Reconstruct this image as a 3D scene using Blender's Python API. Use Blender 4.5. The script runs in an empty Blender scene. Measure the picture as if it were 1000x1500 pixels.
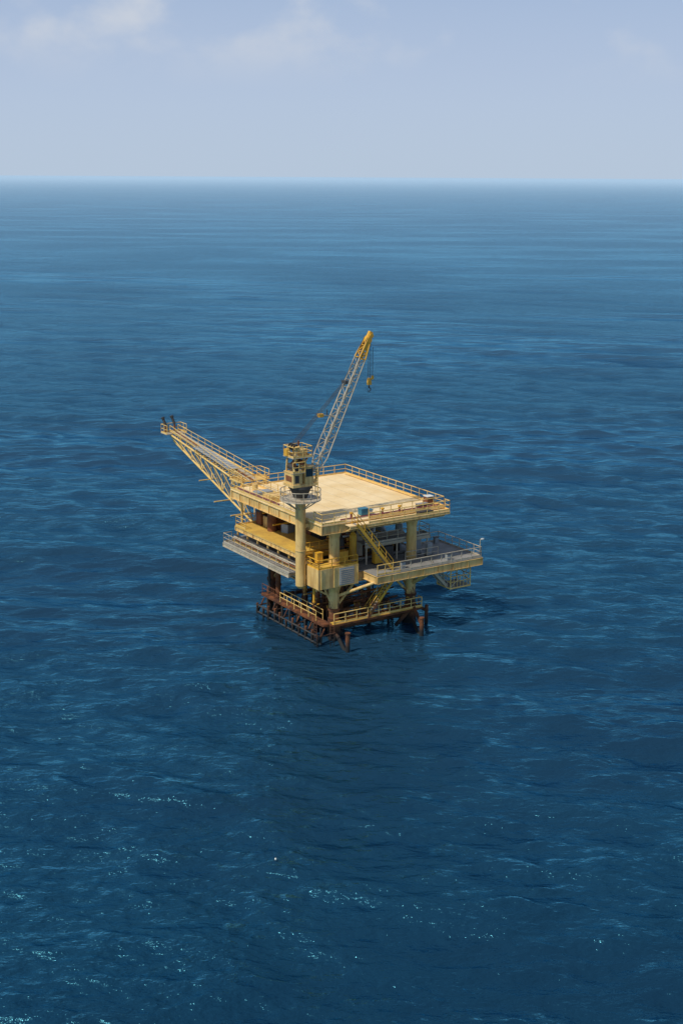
import bpy, math, random
import numpy as np
from mathutils import Vector, Matrix, Euler
ZOOM=1.0
random.seed(4); np.random.seed(4)
scene=bpy.context.scene
scene.view_settings.view_transform='Standard'
try: scene.view_settings.look='None'
except Exception: pass
scene.view_settings.exposure=0
COL=scene.collection

# ------------------------------------------------------------------ camera
H=48.0
cam_d=bpy.data.cameras.new('camera'); cam=bpy.data.objects.new('camera',cam_d); COL.objects.link(cam)
cam_d.sensor_width=36; cam_d.lens=46.8*ZOOM; cam_d.clip_start=1; cam_d.clip_end=200000
pitch=math.atan(492/1950)
cam.matrix_world=Matrix.Translation((0,0,H)) @ Euler((math.radians(90)-pitch,0,0)).to_matrix().to_4x4() @ Matrix.Rotation(0.0055,4,'Z')
scene.camera=cam

# ------------------------------------------------------------------ sun + sky
SUN_EL=math.radians(52)
sd=Vector((-0.70,-0.60,0)).normalized()          # horizontal direction TOWARDS the sun
az=math.atan2(sd.x,sd.y)
sdir=Vector((sd.x*math.cos(SUN_EL),sd.y*math.cos(SUN_EL),math.sin(SUN_EL)))
sun_d=bpy.data.lights.new('sun','SUN'); sun=bpy.data.objects.new('sun',sun_d); COL.objects.link(sun)
sun_d.energy=3.5; sun_d.angle=math.radians(2); sun_d.color=(1,0.93,0.81)
sun.rotation_euler=sdir.to_track_quat('Z','Y').to_euler(); sun.location=(-60,-60,90)

world=bpy.data.worlds.new("World"); scene.world=world; world.use_nodes=True
nt=world.node_tree; nt.nodes.clear()
def N(nt,t,**k):
    n=nt.nodes.new(t)
    for a,b in k.items(): setattr(n,a,b)
    return n
def L(nt,a,b): nt.links.new(a,b)
out=N(nt,'ShaderNodeOutputWorld'); bg=N(nt,'ShaderNodeBackground'); bg.inputs[1].default_value=0.1
sky=N(nt,'ShaderNodeTexSky',sky_type='NISHITA'); sky.sun_disc=False
sky.sun_elevation=SUN_EL; sky.sun_rotation=az; sky.altitude=0; sky.air_density=1.0; sky.dust_density=0.6; sky.ozone_density=4
tc=N(nt,'ShaderNodeTexCoord'); sep=N(nt,'ShaderNodeSeparateXYZ'); L(nt,tc.outputs['Generated'],sep.inputs[0])
mr=N(nt,'ShaderNodeMapRange',interpolation_type='SMOOTHSTEP'); mr.inputs[1].default_value=0.06; mr.inputs[2].default_value=0.28; mr.inputs[3].default_value=0.95; mr.inputs[4].default_value=0.0
L(nt,sep.outputs['Z'],mr.inputs[0])
ramp=N(nt,'ShaderNodeValToRGB'); L(nt,sep.outputs['Z'],ramp.inputs[0])
e=ramp.color_ramp.elements; e[0].position=0.0; e[0].color=(0.47,0.575,0.715,1); e[1].position=0.13; e[1].color=(0.40,0.495,0.70,1)
e2=ramp.color_ramp.elements.new(0.05); e2.color=(0.455,0.555,0.72,1)
hs=N(nt,'ShaderNodeVectorMath',operation='SCALE'); L(nt,ramp.outputs[0],hs.inputs[0]); hs.inputs['Scale'].default_value=10.0
mix=N(nt,'ShaderNodeMix',data_type='RGBA'); L(nt,mr.outputs[0],mix.inputs[0]); L(nt,sky.outputs[0],mix.inputs[6]); L(nt,hs.outputs[0],mix.inputs[7])
mp=N(nt,'ShaderNodeMapping'); mp.inputs['Scale'].default_value=(1,1,1.5); mp.inputs['Location'].default_value=(2.9,0.1,0.15); L(nt,tc.outputs['Generated'],mp.inputs[0])
cn=N(nt,'ShaderNodeTexNoise'); cn.inputs['Scale'].default_value=15; cn.inputs['Detail'].default_value=7; cn.inputs['Roughness'].default_value=0.5; L(nt,mp.outputs[0],cn.inputs[0])
cr=N(nt,'ShaderNodeMapRange',interpolation_type='SMOOTHSTEP'); cr.inputs[1].default_value=0.44; cr.inputs[2].default_value=0.72; L(nt,cn.outputs[0],cr.inputs[0])
ce=N(nt,'ShaderNodeMapRange',interpolation_type='SMOOTHSTEP'); ce.inputs[1].default_value=0.055; ce.inputs[2].default_value=0.11; ce.inputs[4].default_value=0.8; L(nt,sep.outputs['Z'],ce.inputs[0])
cm=N(nt,'ShaderNodeMath',operation='MULTIPLY'); L(nt,cr.outputs[0],cm.inputs[0]); L(nt,ce.outputs[0],cm.inputs[1])
mix2=N(nt,'ShaderNodeMix',data_type='RGBA'); L(nt,cm.outputs[0],mix2.inputs[0]); L(nt,mix.outputs[2],mix2.inputs[6]); mix2.inputs[7].default_value=(6.1,6.5,7.2,1)
L(nt,mix2.outputs[2],bg.inputs[0]); L(nt,bg.outputs[0],out.inputs[0])

# ------------------------------------------------------------------ materials
def new_mat(name):
    m=bpy.data.materials.new(name); m.use_nodes=True; nt=m.node_tree; nt.nodes.clear()
    o=N(nt,'ShaderNodeOutputMaterial'); b=N(nt,'ShaderNodeBsdfPrincipled'); L(nt,b.outputs[0],o.inputs[0])
    return m,nt,b,o
def paint(name,col,col2,rust=0.35,rough=0.55,scale=0.6,splash=False,metal=0.0,streak=0.0,rcol=(0.22,0.075,0.022)):
    m,nt,b,o=new_mat(name)
    tc=N(nt,'ShaderNodeTexCoord')
    n1=N(nt,'ShaderNodeTexNoise'); n1.inputs['Scale'].default_value=scale; n1.inputs['Detail'].default_value=6; n1.inputs['Roughness'].default_value=0.65; L(nt,tc.outputs['Object'],n1.inputs[0])
    r1=N(nt,'ShaderNodeMapRange'); r1.inputs[1].default_value=0.35; r1.inputs[2].default_value=0.65; L(nt,n1.outputs[0],r1.inputs[0])
    mx=N(nt,'ShaderNodeMix',data_type='RGBA'); mx.inputs[6].default_value=(*col,1); mx.inputs[7].default_value=(*col2,1); L(nt,r1.outputs[0],mx.inputs[0])
    n2=N(nt,'ShaderNodeTexNoise'); n2.inputs['Scale'].default_value=scale*3.1; n2.inputs['Detail'].default_value=8; n2.inputs['Roughness'].default_value=0.75
    mpp=N(nt,'ShaderNodeMapping'); mpp.inputs['Scale'].default_value=(1,1,0.45); mpp.inputs['Location'].default_value=(7,3,1); L(nt,tc.outputs['Object'],mpp.inputs[0]); L(nt,mpp.outputs[0],n2.inputs[0])
    th=0.78-0.34*rust
    base=mx.outputs[2]
    if streak:
        m4=N(nt,'ShaderNodeMapping'); m4.inputs['Scale'].default_value=(2.6,2.6,0.22); L(nt,tc.outputs['Object'],m4.inputs[0])
        n4=N(nt,'ShaderNodeTexNoise'); n4.inputs['Scale'].default_value=1; n4.inputs['Detail'].default_value=5; n4.inputs['Roughness'].default_value=.6; L(nt,m4.outputs[0],n4.inputs[0])
        r4=N(nt,'ShaderNodeMapRange'); r4.inputs[1].default_value=.47; r4.inputs[2].default_value=.68; r4.inputs[4].default_value=streak; L(nt,n4.outputs[0],r4.inputs[0])
        x4=N(nt,'ShaderNodeMix',data_type='RGBA'); L(nt,r4.outputs[0],x4.inputs[0]); L(nt,base,x4.inputs[6]); x4.inputs[7].default_value=(.24,.11,.035,1); base=x4.outputs[2]
    fac=n2.outputs[0]
    if splash:
        sp=N(nt,'ShaderNodeSeparateXYZ'); L(nt,tc.outputs['Object'],sp.inputs[0])
        zr=N(nt,'ShaderNodeMapRange'); zr.inputs[1].default_value=4.8; zr.inputs[2].default_value=1.2; zr.inputs[3].default_value=0; zr.inputs[4].default_value=0.5; L(nt,sp.outputs['Z'],zr.inputs[0])
        ad=N(nt,'ShaderNodeMath',operation='ADD'); L(nt,fac,ad.inputs[0]); L(nt,zr.outputs[0],ad.inputs[1]); fac=ad.outputs[0]
    r2=N(nt,'ShaderNodeMapRange'); r2.inputs[1].default_value=th; r2.inputs[2].default_value=th+0.1; L(nt,fac,r2.inputs[0])
    rc=N(nt,'ShaderNodeMix',data_type='RGBA'); rc.inputs[6].default_value=(*rcol,1); rc.inputs[7].default_value=(0.05,0.020,0.012,1)
    rcm=N(nt,'ShaderNodeMapRange'); rcm.inputs[1].default_value=.38; rcm.inputs[2].default_value=.62; L(nt,n1.outputs[0],rcm.inputs[0]); L(nt,rcm.outputs[0],rc.inputs[0])
    m2=N(nt,'ShaderNodeMix',data_type='RGBA'); L(nt,r2.outputs[0],m2.inputs[0]); L(nt,base,m2.inputs[6]); L(nt,rc.outputs[2],m2.inputs[7])
    col_out=m2.outputs[2]
    if splash:
        zz=N(nt,'ShaderNodeMapRange'); zz.inputs[1].default_value=1.5; zz.inputs[2].default_value=0.5; L(nt,sp.outputs['Z'],zz.inputs[0])
        m3=N(nt,'ShaderNodeMix',data_type='RGBA'); L(nt,zz.outputs[0],m3.inputs[0]); L(nt,col_out,m3.inputs[6]); m3.inputs[7].default_value=(0.012,0.012,0.012,1); col_out=m3.outputs[2]
    L(nt,col_out,b.inputs['Base Color']); b.inputs['Roughness'].default_value=rough; b.inputs['Metallic'].default_value=metal
    return m
M={}
M['cream']=paint('cream_paint',(0.76,0.52,0.20),(0.63,0.40,0.12),0.46,splash=True,streak=.6)
M['deck']=paint('deck_plate',(0.86,0.68,0.40),(0.74,0.53,0.25),0.34,0.8,0.3,rcol=(.45,.25,.09))
M['yellow']=paint('yellow_paint',(0.76,0.42,0.03),(0.62,0.31,0.025),0.40,splash=True,streak=.4)
M['ydeck']=paint('yellow_deck_plate',(0.70,0.44,0.07),(0.50,0.30,0.06),0.46,0.75,0.5,rcol=(.32,.15,.04))
M['grey']=paint('galvanised_grating',(0.27,0.26,0.24),(0.18,0.17,0.15),0.36,0.75,0.5)
M['rail']=paint('rail_paint',(0.78,0.53,0.18),(0.64,0.40,0.10),0.34,0.5,1.2)
M['lrail']=paint('grey_rail_paint',(0.50,0.43,0.32),(0.36,0.30,0.20),0.40,0.5,1.2)
M['rust']=paint('rusty_steel',(0.25,0.085,0.025),(0.12,0.042,0.018),0.6,0.9,0.9,splash=True)
M['dark']=paint('dark_steel',(0.05,0.045,0.04),(0.03,0.028,0.026),0.4,0.6,0.9)
M['blue']=paint('teal_paint',(0.04,0.20,0.28),(0.03,0.15,0.22),0.15,0.4,1.0)
M['white']=paint('white_paint',(0.72,0.72,0.68),(0.60,0.60,0.56),0.2,0.5,1.0)
M['maroon']=paint('maroon_paint',(0.20,0.05,0.06),(0.16,0.05,0.06),0.2,0.5,1.0)
M['greybox']=paint('grey_paint',(0.30,0.33,0.34),(0.24,0.26,0.27),0.3,0.5,1.0)
def glass():
    m,nt,b,o=new_mat('cab_glass'); b.inputs['Base Color'].default_value=(0.02,0.03,0.035,1); b.inputs['Roughness'].default_value=0.08; return m
M['glass']=glass()

# ------------------------------------------------------------------ mesh builder
class MB:
    def __init__(s): s.v=[];s.f=[];s.m=[];s.sm=[];s.mats=[]
    def mi(s,k):
        if k not in s.mats: s.mats.append(k)
        return s.mats.index(k)
    def add(s,vs,fs,k,smooth=False):
        o=len(s.v); s.v+= [tuple(x) for x in vs]; i=s.mi(k)
        for f in fs: s.f.append(tuple(o+j for j in f)); s.m.append(i); s.sm.append(smooth)
    def box(s,x0,x1,y0,y1,z0,z1,k):
        vs=[(x,y,z) for z in (z0,z1) for y in (y0,y1) for x in (x0,x1)]
        s.add(vs,[(0,2,3,1),(4,5,7,6),(0,1,5,4),(2,6,7,3),(0,4,6,2),(1,3,7,5)],k)
    def cbox(s,c,d,k,rz=0,top=1.0):
        ca,sa=math.cos(rz),math.sin(rz); vs=[]
        for z in (-.5,.5):
            t=top if z>0 else 1
            for y in (-.5,.5):
                for x in (-.5,.5):
                    px,py=x*d[0]*t,y*d[1]*t
                    vs.append((c[0]+px*ca-py*sa,c[1]+px*sa+py*ca,c[2]+z*d[2]))
        s.add(vs,[(0,2,3,1),(4,5,7,6),(0,1,5,4),(2,6,7,3),(0,4,6,2),(1,3,7,5)],k)
    def tube(s,p,q,r,k,n=8,r2=None,caps=True):
        p=Vector(p);q=Vector(q);d=(q-p)
        if d.length<1e-6:return
        d.normalize(); a=d.orthogonal().normalized(); b=d.cross(a); r2=r if r2 is None else r2
        vs=[]
        for c,rr in ((p,r),(q,r2)):
            for i in range(n):
                t=2*math.pi*i/n; vs.append(c+a*(rr*math.cos(t))+b*(rr*math.sin(t)))
        s.add(vs,[(i,(i+1)%n,n+(i+1)%n,n+i) for i in range(n)],k,True)
        if caps:
            s.add(vs[:n],[tuple(reversed(range(n)))],k); s.add(vs[n:],[tuple(range(n))],k)
    def beam(s,p,q,w,h,k):
        p=Vector(p);q=Vector(q);d=(q-p).normalized(); up=Vector((0,0,1))
        if abs(d.z)>0.99: up=Vector((0,1,0))
        a=d.cross(up).normalized(); b=a.cross(d)
        vs=[c+a*(i*w/2)+b*(j*h/2) for c in (p,q) for j in (-1,1) for i in (-1,1)]
        s.add(vs,[(0,1,3,2),(4,6,7,5),(0,4,5,1),(2,3,7,6),(0,2,6,4),(1,5,7,3)],k)
    def ibeam(s,p,q,w,h,k):
        p=Vector(p);q=Vector(q)
        s.beam(p+Vector((0,0,h/2-.03)),q+Vector((0,0,h/2-.03)),w,.06,k); s.beam(p-Vector((0,0,h/2-.03)),q-Vector((0,0,h/2-.03)),w,.06,k)
        s.beam(p,q,.06,h-.125,k)
        n=max(1,int((q-p).length/2.0))
        for i in range(n+1):
            c=p.lerp(q,i/n); d=(q-p).normalized()
            s.beam(c-d*.02,c+d*.02,w*.92,h-.13,k)
    def rail(s,pts,k='rail',h=1.1,sp=1.8,r=.042,toe=True,closed=False):
        pts=[Vector(p) for p in pts]
        if closed: pts.append(pts[0])
        for a,b in zip(pts,pts[1:]):
            n=max(1,round((b-a).length/sp)); U=Vector((0,0,1))
            for i in range(n+1):
                c=a.lerp(b,i/n); s.tube(c,c+U*h,r,k,5)
            s.tube(a+U*h,b+U*h,r*1.1,k,5); s.tube(a+U*h*.52,b+U*h*.52,r*.85,k,5)
            if toe: s.beam(a+U*.1,b+U*.1,.03,.18,k)
    def stairs(s,p,q,w,side,k='yellow',kt='grey',n=16,rail=True):
        p=Vector(p);q=Vector(q);sv=Vector(side).normalized()*(w/2); U=Vector((0,0,1))
        for sg in (-1,1):
            s.beam(p+sv*sg,q+sv*sg,.08,.3,k)
            if rail:
                s.tube(p+sv*sg+U*1.05,q+sv*sg+U*1.05,.045,k,5); s.tube(p+sv*sg+U*.55,q+sv*sg+U*.55,.035,k,5)
                for i in range(6):
                    c=p.lerp(q,i/5)+sv*sg; s.tube(c,c+U*1.05,.04,k,5)
        for i in range(n):
            c=p.lerp(q,(i+.5)/n); s.beam(c-sv*.93,c+sv*.93,.26,.05,kt)
    def ladder(s,p,h,side,k='yellow'):
        p=Vector(p);sv=Vector(side).normalized()*.25
        for sg in(-1,1): s.tube(p+sv*sg,p+sv*sg+Vector((0,0,h)),.04,k,5)
        for i in range(int(h/.3)): z=Vector((0,0,.2+i*.3)); s.tube(p-sv+z,p+sv+z,.025,k,4)
    def ring(s,c,r,z,tr,k,n=24):
        for i in range(n):
            a=2*math.pi*i/n;b=2*math.pi*(i+1)/n
            s.tube((c[0]+r*math.cos(a),c[1]+r*math.sin(a),z),(c[0]+r*math.cos(b),c[1]+r*math.sin(b),z),tr,k,5,caps=False)
    def lattice(s,p,q,w0,w1,side,n,rc,rb,k,h0=None,h1=None,kb=None):
        p=Vector(p);q=Vector(q);d=(q-p).normalized();a=Vector(side).normalized();b=d.cross(a).normalized()
        h0=h0 or w0;h1=h1 or w1;kb=kb or k
        def cr(t):
            c=p.lerp(q,t);w=w0+(w1-w0)*t;h=h0+(h1-h0)*t
            return [c+a*(i*w/2)+b*(j*h/2) for i,j in((-1,-1),(1,-1),(1,1),(-1,1))]
        S=[cr(i/n) for i in range(n+1)]
        for j in range(4): s.tube(S[0][j],S[-1][j],rc,k,6)
        for i in range(n+1):
            for j in range(4): s.tube(S[i][j],S[i][(j+1)%4],rb,kb,4)
        for i in range(n):
            for j in range(4):
                A_,B_=(j,(j+1)%4) if (i+j)%2 else ((j+1)%4,j)
                s.tube(S[i][A_],S[i+1][B_],rb,kb,4)
    def make(s,name,parent=None):
        me=bpy.data.meshes.new(name); me.from_pydata(s.v,[],s.f)
        for k in s.mats: me.materials.append(M[k])
        me.polygons.foreach_set('material_index',s.m); me.polygons.foreach_set('use_smooth',s.sm); me.update()
        o=bpy.data.objects.new(name,me); COL.objects.link(o)
        if parent: o.parent=parent
        return o
def empty(name,loc=(0,0,0),rz=0):
    e=bpy.data.objects.new(name,None); e.empty_display_size=2; e.location=loc; e.rotation_euler=(0,0,rz); COL.objects.link(e); return e
ORG=(-0.73,135.0,0); TH=math.radians(33)
rig=empty('offshore_oil_platform',ORG,TH)

# ---- legs, jacket
g=MB()
LEG=[(0,0),(10,0),(0,13),(10,13)]
for i,(x,y) in enumerate(LEG):
    k='rust' if i==2 else 'cream'
    g.tube((x,y,-9),(x,y,12.05),.56,k,20)
    g.tube((x,y,5.2),(x,y,6.2),.56,k,20,r2=.85)
    g.tube((x,y,11.2),(x,y,12.0),.57,'cream',20,r2=.8)
    g.tube((x,y,-1),(x,y,2.3),.68,'rust',20); g.tube((x,y,3.2),(x,y,3.45),.66,'rust',20)
for z,k in ((1.1,'rust'),(-5,'rust')):
    for a,b in ((0,1),(1,3),(3,2),(2,0),(0,3)):
        g.tube((*LEG[a],z),(*LEG[b],z),.22,k,10)
for a,b in ((0,1),(1,3),(3,2),(2,0)):
    g.tube((*LEG[a],1.1),(*LEG[b],-7),.26,'rust',10)
for (x,y),dx,dy in (((0,0),1,1),((10,0),-1,1),((0,13),1,-1),((10,13),-1,-1)):
    g.tube((x,y,3.2),(x+2.6*dx,y,5.9),.15,'cream',8); g.tube((x,y,3.2),(x,y+2.6*dy,5.9),.15,'cream',8)
for x,y,zt in ((-1.0,-4.2,1.9),(8.5,-4.2,1.9)):
    g.tube((x,y,-4),(x,y,zt),.24,'rust',12); g.tube((x,y,zt),(x,y,zt+.12),.3,'rust',12)
g.tube((-1,-4.2,-.6),(0,0,1.0),.2,'rust',8); g.tube((8.5,-4.2,-.6),(10,0,1.0),.2,'rust',8); g.tube((8.5,-4.2,1.2),(10,0,2.6),.2,'rust',8)
g.tube((9.3,-1.2,2.2),(7.6,-.6,.2),.22,'rust',8)
g.tube((10,0,2.2),(11.2,-1.4,1.6),.2,'rust',8);g.tube((11.2,-1.4,2.2),(11.2,-1.4,-2),.2,'rust',8)
for x,y,r,k in ((2.2,9.6,.3,'rust'),(3.6,9.8,.28,'cream'),(0.6,6.9,.2,'yellow'),(1.2,5.2,.3,'cream'),(2.6,6.2,.3,'yellow'),(4.2,7.4,.3,'yellow'),
                (5.6,6.4,.28,'cream'),(6.2,9.2,.28,'cream'),(-0.9,10.2,.3,'rust'),(-1.0,12.0,.16,'dark'),(7.4,10.5,.28,'rust'),(-.9,2.6,.14,'yellow'),(3.2,3.4,.2,'rust'),(7.2,4.1,.24,'cream')):
    g.tube((x,y,-8),(x,y,7.2),r,k,12); g.tube((x,y,3.4),(x,y,3.6),r+.07,k,12)
    g.tube((x,y,-2),(x,y,1.8),r+.08,'rust',12)
g.make('jacket_legs',rig)

# ---- boat landing + lower walkway
g=MB()
zl=2.0
def grating(g,x0,x1,y0,y1,z,k='grey',kb='rust',step=1.5,bh=.28):
    g.box(x0,x1,y0,y1,z-.06,z,k)
    g.ibeam((x0,y0,z-.06-bh/2-.002),(x1,y0,z-.06-bh/2-.002),.16,bh,kb); g.ibeam((x0,y1,z-.062-bh/2),(x1,y1,z-.062-bh/2),.16,bh,kb)
    g.ibeam((x0,y0,z-.066-bh/2),(x0,y1,z-.066-bh/2),.15,bh,kb); g.ibeam((x1,y0,z-.066-bh/2),(x1,y1,z-.066-bh/2),.15,bh,kb)
    n=max(1,int((y1-y0)/step))
    for i in range(1,n): y=y0+(y1-y0)*i/n; g.beam((x0,y,z-.17),(x1,y,z-.17),.1,.2,kb)
grating(g,-1.0,10.6,-1.5,-.72,zl+.15,'ydeck','yellow',bh=.2)
grating(g,-1.7,-.8,-.65,12.6,zl,'rust','rust',bh=.2)
grating(g,.8,9.4,4.2,5.0,zl,'rust','rust',bh=.2)
g.rail([(-.9,-1.42,zl+.15),(10.5,-1.42,zl+.15)],'rail',sp=1.4,r=.055); g.rail([(.8,-.8,zl+.15),(9.2,-.8,zl+.15)],'yellow',sp=1.4); g.rail([(10.5,-1.4,zl+.15),(10.5,-.8,zl+.15)],'yellow')
g.rail([(-1.65,1.0,zl),(-1.65,8.5,zl)],'rail',sp=1.5,r=.05,toe=False); g.rail([(-1.65,8.5,zl),(-1.65,12.5,zl)],'rust',sp=1.5,toe=False); g.rail([(-.85,.9,zl),(-.85,9,zl)],'rail',sp=1.5,toe=False)
g.rail([(.9,4.25,zl),(9.3,4.25,zl)],'yellow')
rj=random.Random(9)
for i in range(11):
    y=-.8+i*1.28
    g.tube((-2.6,y,-2.2),(-2.6+rj.uniform(-.1,.1),y+rj.uniform(-.15,.15),1.2+rj.uniform(-.3,.5)),.14,'rust',9)
    if i%2==0: g.tube((-2.6,y,-.1),(-1.7,y,1.6),.09,'rust',7); g.tube((-2.6,y,.8),(-.2,y,.9),.09,'rust',7)
for z in (.1,.9): g.tube((-2.6,-1.0,z),(-2.6,12.2,z),.1,'dark',8)
for i in range(8): g.tube((-1.9+i*.05,-.4+i*1.7,-1.8),(-1.9+i*.05,-.4+i*1.7,1.6),.13,'dark',8)
for i in range(20):
    x=rj.uniform(-.5,9.5);y=rj.uniform(-.4,11); g.tube((x,y,-2),(x+rj.uniform(-.2,.2),y,rj.uniform(1.2,3.4)),rj.uniform(.06,.16),rj.choice(['rust','rust','yellow','dark']),7)
for i in range(8):
    x=rj.uniform(-.5,3);y=rj.uniform(-.3,9);z=rj.uniform(1.4,4.8); g.tube((x,y,z),(x+rj.uniform(3,6),y+rj.uniform(-.5,1),z+rj.uniform(-.4,.4)),rj.uniform(.06,.12),rj.choice(['rust','yellow','cream']),7)
g.ladder((-2.9,-.9,-.8),3.9,(0,1,0)); g.ladder((-1.3,-1.7,-.8),3.4,(1,0,0))
g.stairs((7.2,-1.1,6.5),(3.4,-1.1,2.1),.75,(0,1,0),n=16)
for x,y,h,k in ((1.0,1.2,1.1,'yellow'),(5.2,2.2,1.5,'cream'),(3.6,1.0,.9,'yellow'),(8.1,3.0,1.2,'rust')):
    g.tube((x,y,1.2),(x,y,2.0+h),.28,k,12); g.tube((x,y,2.0+h),(x,y,2.25+h),.36,k,12)
g.tube((.2,1.2,2.5),(9.8,2.2,2.5),.12,'yellow',8); g.tube((.2,1.2,3.3),(9.8,3,3.3),.1,'rust',8); g.tube((1,1,3.9),(1.2,12,3.9),.13,'cream',8)
g.make('boat_landing_walkway',rig)

# ---- mid deck
g=MB(); zm=7.4
g.box(-2.4,13,-1.0,18.0,zm-.1,zm,'grey')
for x in (-2.3,12.9): g.ibeam((x,-1,zm-.65),(x,18.0,zm-.65),.34,1.0,'cream')
for y in (-.9,17.9): g.ibeam((-2.4,y,zm-.652),(13,y,zm-.652),.34,1.0,'cream')
for i in range(1,9): y=-.9+i*2.08; g.ibeam((-2.2,y,zm-.5),(12.8,y,zm-.5),.22,.7,'cream')
for x in (0,5,10): g.ibeam((x,-.7,zm-.66),(x,17.7,zm-.66),.3,.95,'cream')
g.box(2.9,16.9,-3.8,-1.02,zm-.06,zm+.04,'grey'); g.box(13.02,16.9,-1.0,4.2,zm-.06,zm+.04,'grey')
g.ibeam((2.9,-3.75,zm-.47),(16.9,-3.75,zm-.47),.3,.8,'cream'); g.ibeam((16.85,-3.8,zm-.472),(16.85,4.2,zm-.472),.3,.8,'cream')
g.ibeam((13,4.15,zm-.474),(16.9,4.15,zm-.474),.3,.8,'cream'); g.ibeam((2.95,-3.7,zm-.476),(2.95,-1,zm-.476),.28,.8,'cream')
for x in (5,7.5,10,12.2,14.5): g.ibeam((x,-3.6,zm-.4),(x,-1.1 if x<13 else 4,zm-.4),.2,.6,'cream')
for y in (-1.6,1.2): g.ibeam((13.1,y,zm-.41),(16.7,y,zm-.41),.2,.6,'cream')
g.tube((10,0,4.4),(14.6,-1.6,6.9),.2,'cream',8); g.tube((10,0,4.4),(10,-3.4,6.7),.2,'cream',8); g.tube((0,0,4.6),(3.2,-3.4,6.7),.17,'cream',8)
R=zm+.04
g.rail([(5.9,-3.7,R),(16.8,-3.7,R),(16.8,4.1,R),(13.1,4.1,R)],'lrail',sp=1.4)
g.rail([(3.0,-3.7,R),(5.9,-3.7,R)],'rail',sp=1.0)
g.rail([(8.5,-1.0,R),(12.9,-1.0,R)],'lrail',sp=1.5)
for x,y in ((6.6,-3.0),(12.6,-3.1),(15.6,3.1)): g.box(x,x+.5,y,y+.4,R,R+.7,'greybox'); g.box(x-.03,x+.53,y-.03,y+.43,R+.703,R+.76,'dark')
wb,wt=6.15,8.3
g.box(-2.6,2.2,-1.32,-1.14,wb,wt,'cream'); g.box(-2.78,-2.6,-1.32,2.2,wb,wt,'cream')
g.box(-.2,1.6,-1.40,-1.325,wb+.15,wt-.15,'greybox')
for i in range(8): g.box(-.1,1.5,-1.46,-1.405,wb+.27+i*.21,wb+.34+i*.21,'lrail')
for x in (-2.5,-.9,2.02): g.box(x,x+.14,-1.38,-1.325,wb,wt,'rail')
g.rail([(-2.7,2.1,wt),(-2.7,-1.25,wt),(2.1,-1.25,wt)],'yellow',h=1.0,r=.055)
g.box(-2.58,2.15,-1.12,2.1,wt-.1,wt,'ydeck')
g.box(-3.7,-2.62,3.2,18.0,6.92,7.0,'grey')
g.ibeam((-3.65,3.2,6.7),(-3.65,18.0,6.7),.2,.42,'lrail')
for i in range(7): y=3.4+i*2.35; g.beam((-3.6,y,6.75),(-2.5,y,6.75),.12,.25,'lrail'); g.beam((-3.55,y,6.6),(-2.4,y,5.9),.1,.1,'lrail')
g.rail([(-3.65,3.2,7.0),(-3.65,17.9,7.0),(-2.6,17.9,7.0)],'lrail',sp=1.3)
for z,k in ((7.35,'rust'),(7.6,'lrail'),(7.9,'dark')): g.tube((-2.5,3.4,z),(-2.5,17.5,z),.09,k,7)
g.box(-2.4,2.6,3.0,17.4,8.86,8.96,'ydeck')
g.ibeam((-2.3,3.0,8.6),(-2.3,17.4,8.6),.24,.5,'cream'); g.ibeam((-2.4,3.05,8.602),(2.6,3.05,8.602),.22,.5,'yellow')
g.ibeam((-2.4,17.35,8.604),(2.6,17.35,8.604),.22,.5,'cream')
for i in range(7): y=3.3+i*2.3; g.beam((-2.2,y,8.35),(-2.2,y,7.4),.16,.16,'cream'); g.beam((-2.0,y,8.6),(2.5,y,8.6),.12,.3,'cream')
g.rail([(-2.35,3.1,8.96),(2.5,3.1,8.96)],'yellow',sp=1.2); g.rail([(-2.35,15.0,8.96),(-2.35,17.3,8.96),(2.5,17.3,8.96)],'rail')
g.box(4.2,12.8,.4,2.2,9.6,9.66,'grey'); g.ibeam((4.2,.4,9.42),(12.8,.4,9.42),.18,.34,'lrail'); g.rail([(4.2,.4,9.66),(12.7,.4,9.66),(12.7,2.2,9.66)],'lrail',sp=1.4)
for x in (4.4,8.4,12.5): g.beam((x,.5,9.25),(x,.5,7.4),.14,.14,'lrail')
g.stairs((1.0,-2.35,13.1),(5.6,-2.35,7.5),.95,(0,1,0),n=20)
g.make('mid_deck',rig)

g=MB()
x0,x1,y0,y1,zc=12.9,15.6,-3.4,-1.0,4.4
g.box(x0,x1,y0,y1,zc-.06,zc,'grey')
for x in(x0,x1):
    for y in(y0,y1): g.tube((x,y,zc-.2),(x,y,6.6),.07,'rail',6)
for z in (zc-.12,zc+.6,zc+1.2,zc+1.9):
    for a,b in (((x0,y0),(x1,y0)),((x1,y0),(x1,y1)),((x1,y1),(x0,y1)),((x0,y1),(x0,y0))): g.tube((*a,z),(*b,z),.05 if z>zc else .1,'rail',5)
for i in range(7): x=x0+i*.45; g.tube((x,y0,zc),(x,y0,zc+1.2),.035,'rail',4)
for a,b in (((x0,y0,zc),(x1,y0,6.5)),((x1,y0,zc),(x1,y1,6.5)),((x0,y1,zc),(x0,y0,6.5))): g.tube(a,b,.05,'lrail',5)
g.stairs((10.8,-2.4,6.6),(12.9,-2.4,zc),.8,(0,1,0),k='lrail',n=8)
g.make('hanging_access_platform',rig)

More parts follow.
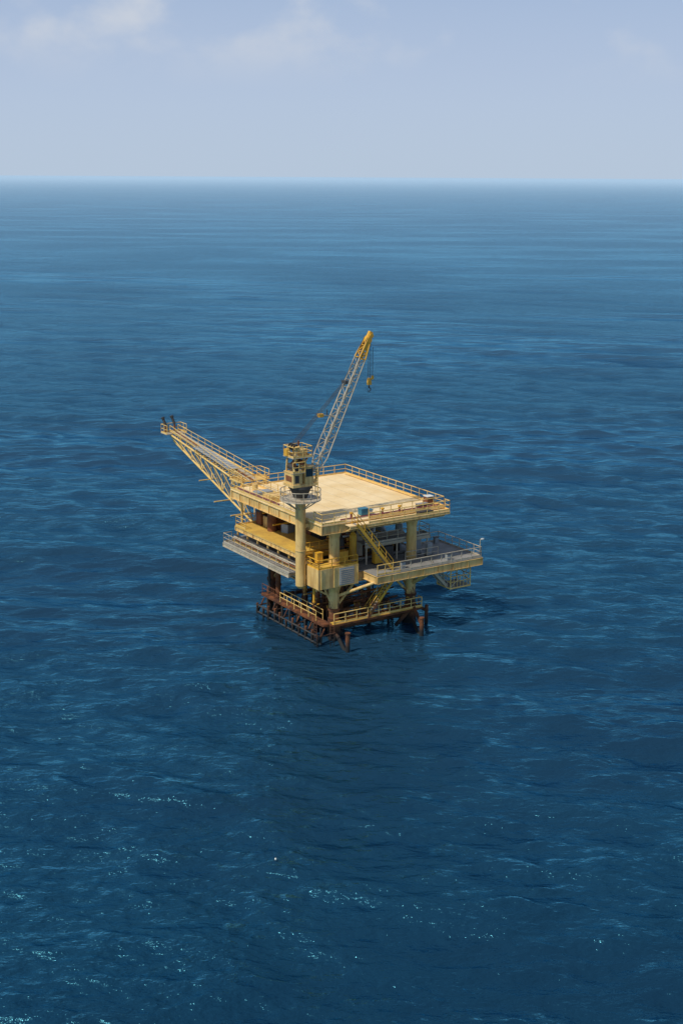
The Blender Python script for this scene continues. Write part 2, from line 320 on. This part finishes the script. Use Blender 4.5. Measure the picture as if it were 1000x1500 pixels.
# ---- process equipment between decks
g=MB()
def hvessel(x,y,z,l,r,k,ax='x'):
    d=Vector((1,0,0)) if ax=='x' else Vector((0,1,0)); c=Vector((x,y,z))
    g.tube(c-d*l/2,c+d*l/2,r,k,18)
    for sg in(-1,1): g.tube(c+d*sg*l/2,c+d*sg*(l/2+r*.35),r,k,18,r2=r*.6)
    for sg in(-.3,.3): g.box(*(sorted((x+d.x*l*sg-.15-.4*d.y,x+d.x*l*sg+.15+.4*d.y))),*(sorted((y+d.y*l*sg-.15-.4*d.x,y+d.y*l*sg+.15+.4*d.x))),7.4,z-r*.7,'dark')
hvessel(9.2,3.6,8.9,4.2,.75,'lrail'); hvessel(6.5,8.5,9.1,4.5,.8,'rust','y'); hvessel(10.5,9,8.8,5,.7,'greybox','y')
for x,y,r,h,k in ((3.4,1.6,.4,3.2,'yellow'),(4.8,2.4,.34,3.6,'lrail'),(2.2,2.2,.4,2.8,'dark'),(8.6,6.2,.5,3.5,'white'),(11.6,4.6,.45,2.6,'greybox'),(3.6,12,.6,3.4,'cream')):
    g.tube((x,y,7.4),(x,y,7.4+h),r,k,16); g.tube((x,y,7.4+h),(x,y,7.4+h+.3),r,k,16,r2=r*.45); g.tube((x,y,7.4+h+.3),(x,y,11.9),.09,k,8)
for i in range(5):
    for j in range(2):
        x=3.6+i*1.3;y=4.8+j*2.0
        g.tube((x,y,7.4),(x,y,9.3),.2,'yellow',10); g.tube((x,y,8.2),(x,y,8.35),.36,'dark',10); g.tube((x,y,8.9),(x,y,9.05),.36,'rust',10)
        g.tube((x-.5,y,8.6),(x+.5,y,8.6),.12,'yellow',8); g.tube((x+.5,y-.1,8.6),(x+.5,y+.1,8.6),.28,'maroon',10)
for i in range(34):
    k=random.choice(['yellow','rust','grey','rust','dark','lrail','white'])
    z=random.choice([7.9,8.5,9.4,10.3,10.9,11.4,11.7]); r=random.uniform(.05,.13)
    if random.random()<.5:
        y=random.uniform(-.4,14); a=random.uniform(-1.5,5);b=a+random.uniform(3,8); b=min(b,12.4)
        g.tube((a,y,z),(b,y,z),r,k,7); g.tube((b,y,z),(b,y,7.5 if z<10 else 12),r,k,7)
    else:
        x=random.uniform(-1,12.2); a=random.uniform(-.3,6);b=a+random.uniform(3,9)
        g.tube((x,a,z),(x,b,z),r,k,7); g.tube((x,a,z),(x,a,7.5 if z<10 else 12),r,k,7)
for x,y,dx,dy,h,k in ((-1.2,5.4,1.0,1.6,.9,'dark'),(1.2,.4,1.2,.7,1.1,'yellow'),(-1.4,1.0,.7,.8,1.2,'yellow'),(7.4,.9,1.2,.7,1.5,'dark'),(11.2,1.2,1.4,.8,1.7,'greybox'),(5.6,.2,.9,.6,1.3,'yellow'),(12.2,-.2,.6,.5,1.4,'greybox'),(0.5,8,1.4,2.4,1.2,'blue'),(0.2,12.5,1.6,2,1.4,'dark')):
    z0=7.4
    if x<3 and y<3: z0=8.3
    g.box(x-dx/2,x+dx/2,y-dy/2,y+dy/2,z0+.12,z0+h,k); g.box(x-dx/2-.05,x+dx/2+.05,y-dy/2-.05,y+dy/2+.05,z0,z0+.115,'dark'); g.box(x-dx/2-.04,x+dx/2+.04,y-dy/2-.04,y+dy/2+.04,z0+h+.003,z0+h+.06,k)
g.box(0,11,15.6,15.75,7.4,11.9,'rust'); g.box(2.6,2.72,9,15.5,8.96,11.9,'rust')
for i,(y,h,k) in enumerate(((16.4,1.5,'rust'),(15.0,1.2,'cream'),(13.4,1.6,'rust'),(11.6,1.0,'greybox'))):
    g.cbox((.6+.2*i,y,8.96+h/2),(1.1,1.0,h),k,.1*i); g.cbox((.6+.2*i,y,9.0+h),(1.2,1.1,.08),'dark',.1*i)
g.make('process_equipment',rig)

# ---- top deck
g=MB(); zt=13.2
X0,X1,Y0,Y1=-2.6,13.1,-1.7,18.0
g.box(X0,X1,Y0,Y1,zt-.1,zt,'deck')
g.ibeam((X0,Y0+.12,zt-.6),(X1,Y0+.12,zt-.6),.36,.98,'cream'); g.ibeam((X0,Y1-.12,zt-.6),(X1,Y1-.12,zt-.6),.36,.98,'cream')
g.ibeam((X0+.12,Y0,zt-.602),(X0+.12,Y1,zt-.602),.36,.98,'cream'); g.ibeam((X1-.12,Y0,zt-.602),(X1-.12,Y1,zt-.602),.36,.98,'cream')
for x in (0,3.4,6.7,10): g.ibeam((x,Y0+.3,zt-.61),(x,Y1-.3,zt-.61),.3,.96,'cream')
for i in range(1,9): y=Y0+i*2.19; g.ibeam((X0+.3,y,zt-.45),(X1-.3,y,zt-.45),.2,.66,'cream')
for x in (X0+.05,X1-.05): g.beam((x,Y0,zt+.09),(x,Y1,zt+.09),.1,.18,'rail')
g.rail([(3.2,Y0+.05,zt),(X1-.05,Y0+.05,zt),(X1-.05,Y1-.05,zt),(X0+.05,Y1-.05,zt)],'rail',sp=1.5)
g.rail([(X0+.05,Y1-.05,zt),(X0+.05,3.2,zt)],'rail',sp=1.5); g.rail([(X0+.05,0,zt),(X0+.05,Y0+.05,zt),(.4,Y0+.05,zt)],'rail',sp=1.3)
g.box(.2,X1,Y0-.95,Y0-.01,zt-.32,zt-.26,'deck'); g.ibeam((.2,Y0-.95,zt-.48),(X1,Y0-.95,zt-.48),.14,.3,'cream')
g.rail([(2.6,Y0-.92,zt-.26),(X1,Y0-.92,zt-.26),(X1,Y0-.1,zt-.26)],'rail',sp=1.5)
for i in range(8): x=.4+i*1.75; g.beam((x,Y0-.9,zt-.55),(x,Y0,zt-1.0),.1,.1,'cream')
g.tube((0,Y0+.55,zt+.14),(X1-.3,Y0+.55,zt+.14),.08,'maroon',8); g.tube((X0+.6,8,zt+.14),(X0+.6,Y1-.6,zt+.14),.08,'maroon',8)
g.tube((X1-.5,Y0+.5,zt+.14),(X1-.5,Y1-.5,zt+.14),.06,'rail',8)
for i in range(8): g.box(X0+.7+i*1.9,X0+.73+i*1.9,Y0+.9,Y1-.8,zt+.002,zt+.008,'lrail')
g.rail([(.6,9.5,zt),(.6,Y1-.4,zt)],'rail',sp=1.5); g.rail([(X0+.3,9.5,zt),(.6,9.5,zt)],'rail',sp=1.2)
g.box(X0+.9,.3,10.2,12.0,zt+.02,zt+.5,'cream'); g.box(X0+.9,.2,13.1,14.4,zt+.02,zt+.35,'greybox'); g.tube((-.8,15.5,zt),(-.8,15.5,zt+.8),.35,'cream',12)
def crate(x,y,dx,dy,h,k,kt):
    g.box(x,x+dx,y,y+dy,zt+.1,zt+h,k); g.box(x+.1,x+dx-.1,y+.1,y+dy-.1,zt+.002,zt+.098,'dark'); g.box(x-.04,x+dx+.04,y-.04,y+dy+.04,zt+h+.003,zt+h+.07,kt)
crate(3.0,-.6,.9,.7,.7,'blue','blue'); crate(4.0,-.5,.5,.5,.45,'white','blue')
crate(11.8,-.4,.8,.8,.9,'rust','white'); crate(10.1,-1.0,1.3,.5,.4,'dark','grey'); g.box(9.2,11.0,-2.5,-1.9,12.96,13.2,'dark')
for x,y in ((1.5,-.9),(5.4,-1.0),(7.6,-1.0)): g.tube((x,y,zt),(x,y,zt+.55),.12,'maroon',8); g.tube((x,y,zt+.55),(x,y,zt+.7),.2,'yellow',8)
g.make('top_deck',rig)

g=MB()
for x,y,z,h in ((16.7,-3.6,7.44,1.9),(13.2,4.0,7.44,2.6)):
    g.tube((x,y,z),(x,y,z+h),.05,'lrail',6); g.tube((x,y,z+h),(x+.3,y,z+h+.05),.04,'lrail',6); g.cbox((x+.3,y,z+h+.05),(.3,.2,.14),'white')
g.make('light_poles',rig)

# ---- flare boom
g=MB()
r0=17.9; tip=39.0
def bt(t,x,z0=13.5,z1=15.9): return Vector((x,r0+(tip-r0)*t,z0+(z1-z0)*t))
nb=8; W0=(-1.2,2.0); W1=(-.1,1.2)
def top(t,side):
    a=W0[side]+(W1[side]-W0[side])*t; return bt(t,a)
def bot(t): return bt(t,.45+.1*t,8.5,14.9)
for sd_ in(0,1): g.tube(top(0,sd_),top(1,sd_),.12,'rail',8)
g.tube(bot(0),bot(1),.13,'rail',8)
g.tube((.45,15.6,8.6),bot(0),.15,'cream',8)
for i in range(nb+1):
    t=i/nb; g.tube(top(t,0),top(t,1),.07,'rail',6)
    for sd_ in(0,1): g.tube(top(t,sd_),bot(t),.06,'rail' if i%2 else 'lrail',6)
    if i<nb:
        t2=(i+1)/nb; g.tube(top(t,0),top(t2,1),.05,'rail',5)
        for sd_ in(0,1): g.tube(bot(t),top(t2,sd_),.065,'rail',6)
for sd_ in(0,1): g.tube((W0[sd_],17.9,8.4),top(0,sd_),.14,'cream',8); g.tube((W0[sd_],17.9,8.5),bot(0),.1,'cream',8)
for t,l in ((.28,2.2),(.52,1.6),(.12,1.8)): b_=bot(t); g.tube(b_-Vector((l,0,.0)),b_+Vector((.8,0,0)),.09,'cream',6)
def slab(t0,t1,xa,xb,dz,k,th=.05):
    p=[bt(t0,xa),bt(t0,xb),bt(t1,xb),bt(t1,xa)]; p=[v+Vector((0,0,dz)) for v in p]; q=[v+Vector((0,0,th)) for v in p]
    g.add(p+q,[(3,2,1,0),(4,5,6,7),(0,1,5,4),(1,2,6,5),(2,3,7,6),(3,0,4,7)],k)
slab(0,.97,.75,1.25,.18,'lrail')
slab(.18,.62,-.75,.45,.55,'greybox',.05)
for i in range(14): t=.19+i*.0325; g.tube(bt(t,-.85)+Vector((0,0,.18)),bt(t,.55)+Vector((0,0,.18)),.05,'rail',5); g.tube(bt(t,-.8)+Vector((0,0,.64)),bt(t,.5)+Vector((0,0,.64)),.035,'white',5)
for x,k in ((-.45,'rail'),(-.05,'lrail'),(.35,'rust')): g.tube(bt(0,x)+Vector((0,0,.32)),bt(1,x*.6+.4)+Vector((0,0,.32)),.09,k,8)
for xa,xb in ((-1.15,.0),(1.9,1.15)):
    for i in range(13):
        t=i/12; p=bt(t,xa+(xb-xa)*t); g.tube(p,p+Vector((0,0,1.1)),.04,'rail',5)
    for h in (.58,1.1): g.tube(bt(0,xa)+Vector((0,0,h)),bt(1,xb)+Vector((0,0,h)),.04,'rail',5)
g.box(-.9,2.0,38.1,39.9,15.95,16.02,'lrail'); g.rail([(-.85,38.1,16.02),(-.85,39.8,16.02),(1.9,39.8,16.02),(1.9,38.1,16.02)],'rail',sp=.9)
for x,y,h,l in ((-.3,39.6,1.7,-.35),(.95,39.6,1.8,-.35)):
    g.tube((x,y,16),(x,y,16+h*.55),.12,'rust',8); g.tube((x,y,16+h*.55),(x+l*.5,y+.3,16+h),.17,'dark',10); g.tube((x+l*.5,y+.3,16+h),(x+l*.7,y+.35,16.25+h),.23,'dark',10)
g.box(-1.6,2.6,17.9,20.2,13.72,13.8,'rail'); g.rail([(-1.55,18.0,13.8),(-1.55,20.1,13.8),(2.5,20.1,13.8),(2.5,18.0,13.8)],'rail',sp=1.0)
g.make('flare_boom',rig)

# ------------------------------------------------------------------ crane
cr=empty('pedestal_crane',(ORG[0]+(-3.3)*math.cos(TH)-1.4*math.sin(TH), ORG[1]+(-3.3)*math.sin(TH)+1.4*math.cos(TH),0),TH)
g=MB()
g.tube((0,0,6.1),(0,0,15.2),.54,'cream',24); g.tube((0,0,5.8),(0,0,6.1),.3,'cream',24,r2=.54)
for z in (7.0,8.6,12.6): g.beam((0.3,0,z),(1.2,0,z),.7,.4,'cream')
g.tube((0,0,15.1),(0,0,15.3),.7,'cream',24); g.tube((0,0,9.9),(0,0,10.0),.6,'cream',24)
g.make('pedestal',cr)
g=MB()
n=16; zr=15.45
for i in range(n):
    a=2*math.pi*i/n;b=2*math.pi*(i+1)/n
    vs=[(r*math.cos(t),r*math.sin(t),z) for z in(zr,zr+.08) for r,t in((.62,a),(2.15,a),(2.15,b),(.62,b))]
    g.add(vs,[(3,2,1,0),(4,5,6,7),(1,2,6,5),(0,4,7,3)],'lrail')
    g.tube((2.1*math.cos(a),2.1*math.sin(a),zr),(2.1*math.cos(a),2.1*math.sin(a),zr+1.05),.04,'lrail',5)
    if i%2==0: g.tube((2.0*math.cos(a),2.0*math.sin(a),zr),(.56*math.cos(a),.56*math.sin(a),zr-1.0),.06,'lrail',5)
for h in(.0,.5,1.05): g.ring((0,0),2.12,zr+h,.045,'lrail')
g.tube((0,0,15.3),(0,0,16.7),.55,'dark',20,r2=1.15); g.tube((0,0,16.7),(0,0,16.95),1.25,'dark',24)
g.make('slew_platform',cr)
g=MB()
g.box(-1.5,1.5,-1.0,1.0,16.96,17.25,'cream')
g.box(-1.4,-.3,-.9,.9,17.26,18.4,'cream'); g.box(-1.45,-.25,-.95,.95,18.403,18.48,'cream')
g.box(-1.2,-.7,-.915,-.902,17.4,18.2,'dark'); g.box(-1.415,-1.402,-.6,.6,17.5,18.1,'rust')
g.box(.0,.95,-.98,-.2,17.26,19.0,'cream'); g.box(.07,.88,-1.03,-.985,18.0,18.8,'glass'); g.box(.955,1.0,-.9,-.3,18.0,18.8,'glass'); g.box(-.05,1.03,-1.05,-.12,19.003,19.08,'cream')
g.tube((.5,.3,17.8),(.5,1.0,17.8),.42,'dark',14); g.tube((-.9,-.95,18.95),(-.9,.95,18.95),.3,'dark',14); g.tube((-.2,-.8,19.5),(-.2,.8,19.5),.28,'rust',14)
for y in(-.8,.8):
    g.beam((-1.3,y,17.2),(-1.0,y,21.0),.15,.15,'cream'); g.beam((1.3,y,17.2),(-.7,y,21.0),.15,.15,'cream'); g.beam((-.1,y,19.2),(-1.2,y,19.2),.12,.12,'cream')
    g.beam((1.3,y,17.2),(1.8,y*.7,18.2),.2,.3,'cream'); g.tube((-1.2,y,18.8),(.4,y,20.0),.06,'rust',6)
g.box(-1.45,.85,-1.05,1.05,20.0,20.07,'lrail'); g.rail([(-1.4,-1.0,20.07),(.8,-1.0,20.07),(.8,1.0,20.07),(-1.4,1.0,20.07)],'rail',sp=.9,closed=True)
g.rail([(-1.55,-1.1,18.52),(-.1,-1.1,18.52)],'rail',sp=.7); g.box(-1.6,-.1,-1.15,-.95,18.46,18.52,'lrail')
g.beam((-1.2,-.85,21.0),(-.6,-.85,21.2),.2,.2,'cream'); g.tube((-.85,-.95,21.05),(-.85,.95,21.05),.15,'cream',10)
for y in(-.5,0,.5): g.tube((-.85,y-.05,21.05),(-.85,y+.05,21.05),.36,'dark',14)
g.box(-.3,.4,-.6,.1,20.1,20.8,'cream'); g.tube((.2,.7,20.1),(.2,.7,21.5),.1,'rust',8); g.cbox((-1.35,.4,20.5),(.4,.6,.7),'yellow')
for x,y,z in ((-1.3,-.9,19.4),(.6,.4,18.9),(-.4,-.9,19.5)): g.cbox((x,y,z),(.35,.25,.4),'rust'); g.tube((x,y,z),(x+.6,y+.1,z+.7),.05,'yellow',6)
g.ladder((1.35,-1.0,15.6),3.4,(0,1,0),'rail')
g.make('crane_house',cr)
g=MB()
P0=Vector((1.7,0,18.2)); P1=Vector((8.2,0,31.5)); d=(P1-P0).normalized(); side=Vector((0,1,0)); nrm=d.cross(side).normalized()
m1=P0.lerp(P1,.12)
g.lattice(P0,m1,1.1,1.2,side,2,.075,.045,'lrail',h0=.25,h1=.95)
g.lattice(m1,P0.lerp(P1,.86),1.2,.9,side,13,.075,.036,'lrail',h0=.95,h1=.75)
g.lattice(P0.lerp(P1,.86),P1,.9,.55,side,3,.1,.07,'yellow',h0=.75,h1=.4)
hd=P0.lerp(P1,.92)
for sg in(-1,1): g.beam(hd+side*.36*sg,P1+side*.3*sg+d*.4,.07,.36,'yellow')
g.tube(P1-side*.4,P1+side*.4,.3,'yellow',14); g.tube(P1+d*.5-side*.32+nrm*-.1,P1+d*.5+side*.32+nrm*-.1,.24,'yellow',12)
g.beam(P1+d*.2,P1+d*.9,.4,.4,'yellow')
hp=P1+Vector((.25,-.0,.2))
g.tube(hp+Vector((0,.18,0)),hp+Vector((0,.18,-4.3)),.03,'dark',5); g.tube(hp+Vector((.35,-.1,-1)),hp+Vector((.35,-.1,-4.0)),.03,'dark',5); g.tube(hp+Vector((.0,-.18,0)),hp+Vector((0,-.18,-4.3)),.03,'dark',5)
g.cbox(hp+Vector((0,0,-4.6)),(.42,.36,.7),'yellow',top=.8); g.tube(hp+Vector((0,0,-4.95)),hp+Vector((0,0,-5.25)),.07,'dark',6)
for i in range(6):
    a=-.5+i*.75;b=a+.75; c=hp+Vector((0,0,-5.45)); g.tube(c+Vector((.2*math.sin(a),0,.2*math.cos(a))),c+Vector((.2*math.sin(b),0,.2*math.cos(b))),.05,'dark',5)
g.tube(hp+Vector((.35,-.1,-4.0)),hp+Vector((.35,-.1,-4.4)),.14,'yellow',8)
gt=Vector((-.85,0,21.3))
for y in(-.4,-.15,.15,.4): g.tube(gt+Vector((0,y,0)),P0.lerp(P1,.66)+Vector((-.6,y*.6,.3)),.022,'dark',4)
for y in(-.3,.3): g.tube(P0.lerp(P1,.66)+Vector((-.6,y*.8,.3)),P1+Vector((-.2,y,.3)),.03,'dark',5)
g.cbox(P0.lerp(P1,.66)+Vector((-.6,0,.3)),(.3,.8,.3),'dark')
fb=P0.lerp(P1,.42); g.tube(fb,fb+Vector((-1.9,0,.25)),.06,'lrail',6); g.cbox(fb+Vector((-2.0,0,.25)),(.5,.5,.35),'yellow'); g.tube(fb+Vector((-1.2,0,.2)),fb+Vector((-1.2,0,.8)),.05,'dark',5)
g.make('boom',cr)

# ------------------------------------------------------------------ sea
def sea():
    dense=np.linspace(-math.radians(24),math.radians(24),720)
    rest=np.linspace(math.radians(24),2*math.pi-math.radians(24),80)[1:-1]
    ang=np.concatenate([dense,rest])
    r=[4,12,22,34,46,56]; x=58.
    while x<60000:
        r.append(x); x*=1+min(.05,.0026*max(1,(x/260))**.9)
    r=np.array(r); nr,na=len(r),len(ang)
    Rr,Aa=np.meshgrid(r,ang,indexing='ij')
    X=Rr*np.sin(Aa);Y=Rr*np.cos(Aa);Z=np.zeros_like(X);DX=np.zeros_like(X);DY=np.zeros_like(X)
    dr=np.gradient(r)[:,None]*np.ones_like(X); inside=(np.abs(Aa)<=math.radians(24))
    spc=np.maximum(dr,Rr*0.0012); spc=np.where(inside,spc,40)
    rng=np.random.RandomState(23)
    nw=120
    lam=np.exp(rng.uniform(np.log(0.9),np.log(34),nw)); lam.sort()
    main=math.radians(-106)
    for i,l in enumerate(lam):
        sprd=0.55 if l<12 else 0.3
        th=main+rng.normal(0,sprd); k=2*math.pi/l
        slope=0.034 if l<3 else (0.024 if l<10 else 0.012)
        a=slope/k*rng.uniform(.6,1.4); ph=rng.uniform(0,6.283)
        w=np.clip((l/spc-2.5)/6.0,0,1)*a
        arg=k*(X*math.cos(th)+Y*math.sin(th))+ph
        s_=np.sin(arg);c_=np.cos(arg)
        Z+=w*c_; DX-=w*math.cos(th)*s_*.9; DY-=w*math.sin(th)*s_*.9
    X=X+DX;Y=Y+DY
    nv=nr*na
    co=np.empty((nv+1,3),dtype=np.float32); co[:nv,0]=X.ravel();co[:nv,1]=Y.ravel();co[:nv,2]=Z.ravel(); co[nv]=(0,0,0)
    i=np.arange(nr-1)[:,None];j=np.arange(na)[None,:];j2=(j+1)%na
    q=np.stack([i*na+j,i*na+j2,(i+1)*na+j2,(i+1)*na+j],-1).reshape(-1,4)
    q=q[:,::-1]
    tri=np.stack([np.full(na,nv),(np.arange(na)+1)%na,np.arange(na)],-1)
    me=bpy.data.meshes.new('sea'); me.vertices.add(nv+1); me.vertices.foreach_set('co',co.ravel())
    nl=q.size+tri.size; me.loops.add(nl); me.loops.foreach_set('vertex_index',np.concatenate([q.ravel(),tri.ravel()]).astype(np.int32))
    nf=len(q)+len(tri); me.polygons.add(nf)
    st=np.concatenate([np.arange(len(q))*4,len(q)*4+np.arange(len(tri))*3]).astype(np.int32)
    me.polygons.foreach_set('loop_start',st)
    me.polygons.foreach_set('use_smooth',np.ones(nf,dtype=bool)); me.update(calc_edges=True); me.validate()
    o=bpy.data.objects.new('sea',me); COL.objects.link(o)
    if me.polygons[1000].normal.z<0: me.flip_normals()
    m,nt,b,ou=new_mat('sea_water'); me.materials.append(m); nt.nodes.remove(b)
    tc=N(nt,'ShaderNodeTexCoord')
    def noise(scale,rot,st,det,rough,loc=0):
        mp=N(nt,'ShaderNodeMapping'); mp.inputs['Rotation'].default_value=(0,0,rot); mp.inputs['Scale'].default_value=(scale*st,scale,scale); mp.inputs['Location'].default_value=(loc,loc*.7,0)
        L(nt,tc.outputs['Object'],mp.inputs[0])
        n=N(nt,'ShaderNodeTexNoise'); n.inputs['Scale'].default_value=1; n.inputs['Detail'].default_value=det; n.inputs['Roughness'].default_value=rough; L(nt,mp.outputs[0],n.inputs[0]); return n.outputs[0]
    def math_(op,a,b_,c_=None):
        n=N(nt,'ShaderNodeMath',operation=op)
        for i_,v in enumerate((a,b_,c_)):
            if v is None: continue
            if isinstance(v,(int,float)): n.inputs[i_].default_value=v
            else: L(nt,v,n.inputs[i_])
        return n.outputs[0]
    def mrange(v,a,b_,c_,d_):
        n=N(nt,'ShaderNodeMapRange',interpolation_type='SMOOTHSTEP'); L(nt,v,n.inputs[0])
        for i_,x_ in enumerate((a,b_,c_,d_)): n.inputs[i_+1].default_value=x_
        return n.outputs[0]
    def mixc(f,a,b_):
        n=N(nt,'ShaderNodeMix',data_type='RGBA'); L(nt,f,n.inputs[0])
        for s_,v in ((6,a),(7,b_)):
            if isinstance(v,tuple): n.inputs[s_].default_value=(*v,1)
            else: L(nt,v,n.inputs[s_])
        return n.outputs[2]
    pz=noise(.013,math.radians(16),.5,5,.6,8)      # wind patches, stretched along the crests
    swell=noise(.05,math.radians(8),.4,4,.55,3)
    a=noise(.24,math.radians(10),.5,4,.58,3); c=noise(1.1,math.radians(18),.55,4,.62,9)
    gust=mrange(pz,.38,.62,.4,1.35)
    h=math_('ADD',math_('MULTIPLY',a,1.15),math_('MULTIPLY',c,.38)); h=math_('MULTIPLY',h,gust); h=math_('ADD',h,math_('MULTIPLY',swell,2.8))
    bp=N(nt,'ShaderNodeBump'); bp.inputs['Strength'].default_value=1.0; bp.inputs['Distance'].default_value=1.0; L(nt,h,bp.inputs['Height'])
    rr=mrange(pz,.35,.65,.10,.17)
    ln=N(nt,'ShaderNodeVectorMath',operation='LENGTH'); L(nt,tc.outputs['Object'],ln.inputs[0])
    far_haze=math_('SUBTRACT',1.0,math_('POWER',2.71828,math_('MULTIPLY',ln.outputs['Value'],-1/4600)))  # aerial haze painted into the sea colour, growing with distance from the origin
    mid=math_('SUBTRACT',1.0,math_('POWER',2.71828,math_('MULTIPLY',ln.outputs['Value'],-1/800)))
    body=mixc(far_haze,mixc(mid,mixc(mrange(pz,.38,.62,0,1),(0.0002,0.012,0.033),(0.0003,0.027,0.060)),(.0008,.062,.140)),(0.38,0.53,0.67))
    tint=mixc(mid,(0.18,0.74,1.0),(0.46,0.84,1.0))  # gloss tint pales with distance, part of the painted haze
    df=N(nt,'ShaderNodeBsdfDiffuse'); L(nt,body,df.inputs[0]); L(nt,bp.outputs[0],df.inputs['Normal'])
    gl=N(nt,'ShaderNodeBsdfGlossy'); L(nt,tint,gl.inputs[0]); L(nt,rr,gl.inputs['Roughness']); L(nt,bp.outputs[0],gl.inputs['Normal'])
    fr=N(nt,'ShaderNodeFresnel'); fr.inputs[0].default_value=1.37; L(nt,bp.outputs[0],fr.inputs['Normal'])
    fac=math_('MULTIPLY',fr.outputs[0],math_('SUBTRACT',1.0,math_('MULTIPLY',far_haze,.9)))
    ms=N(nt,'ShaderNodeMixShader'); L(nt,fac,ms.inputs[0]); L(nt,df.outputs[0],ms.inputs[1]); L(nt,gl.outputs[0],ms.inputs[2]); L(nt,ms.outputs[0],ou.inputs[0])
    return o
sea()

def buoy(x,y):
    g=MB(); g.tube((0,0,-.1),(0,0,.06),.13,'white',12,r2=.16); g.tube((0,0,.06),(0,0,.2),.16,'white',12,r2=.07); g.tube((0,0,.2),(0,0,.4),.02,'dark',5)
    o=g.make('fishing_float'); o.location=(x,y,.3); o.scale=(.5,.5,.5)
buoy(-4.6,86.8)
print('done')
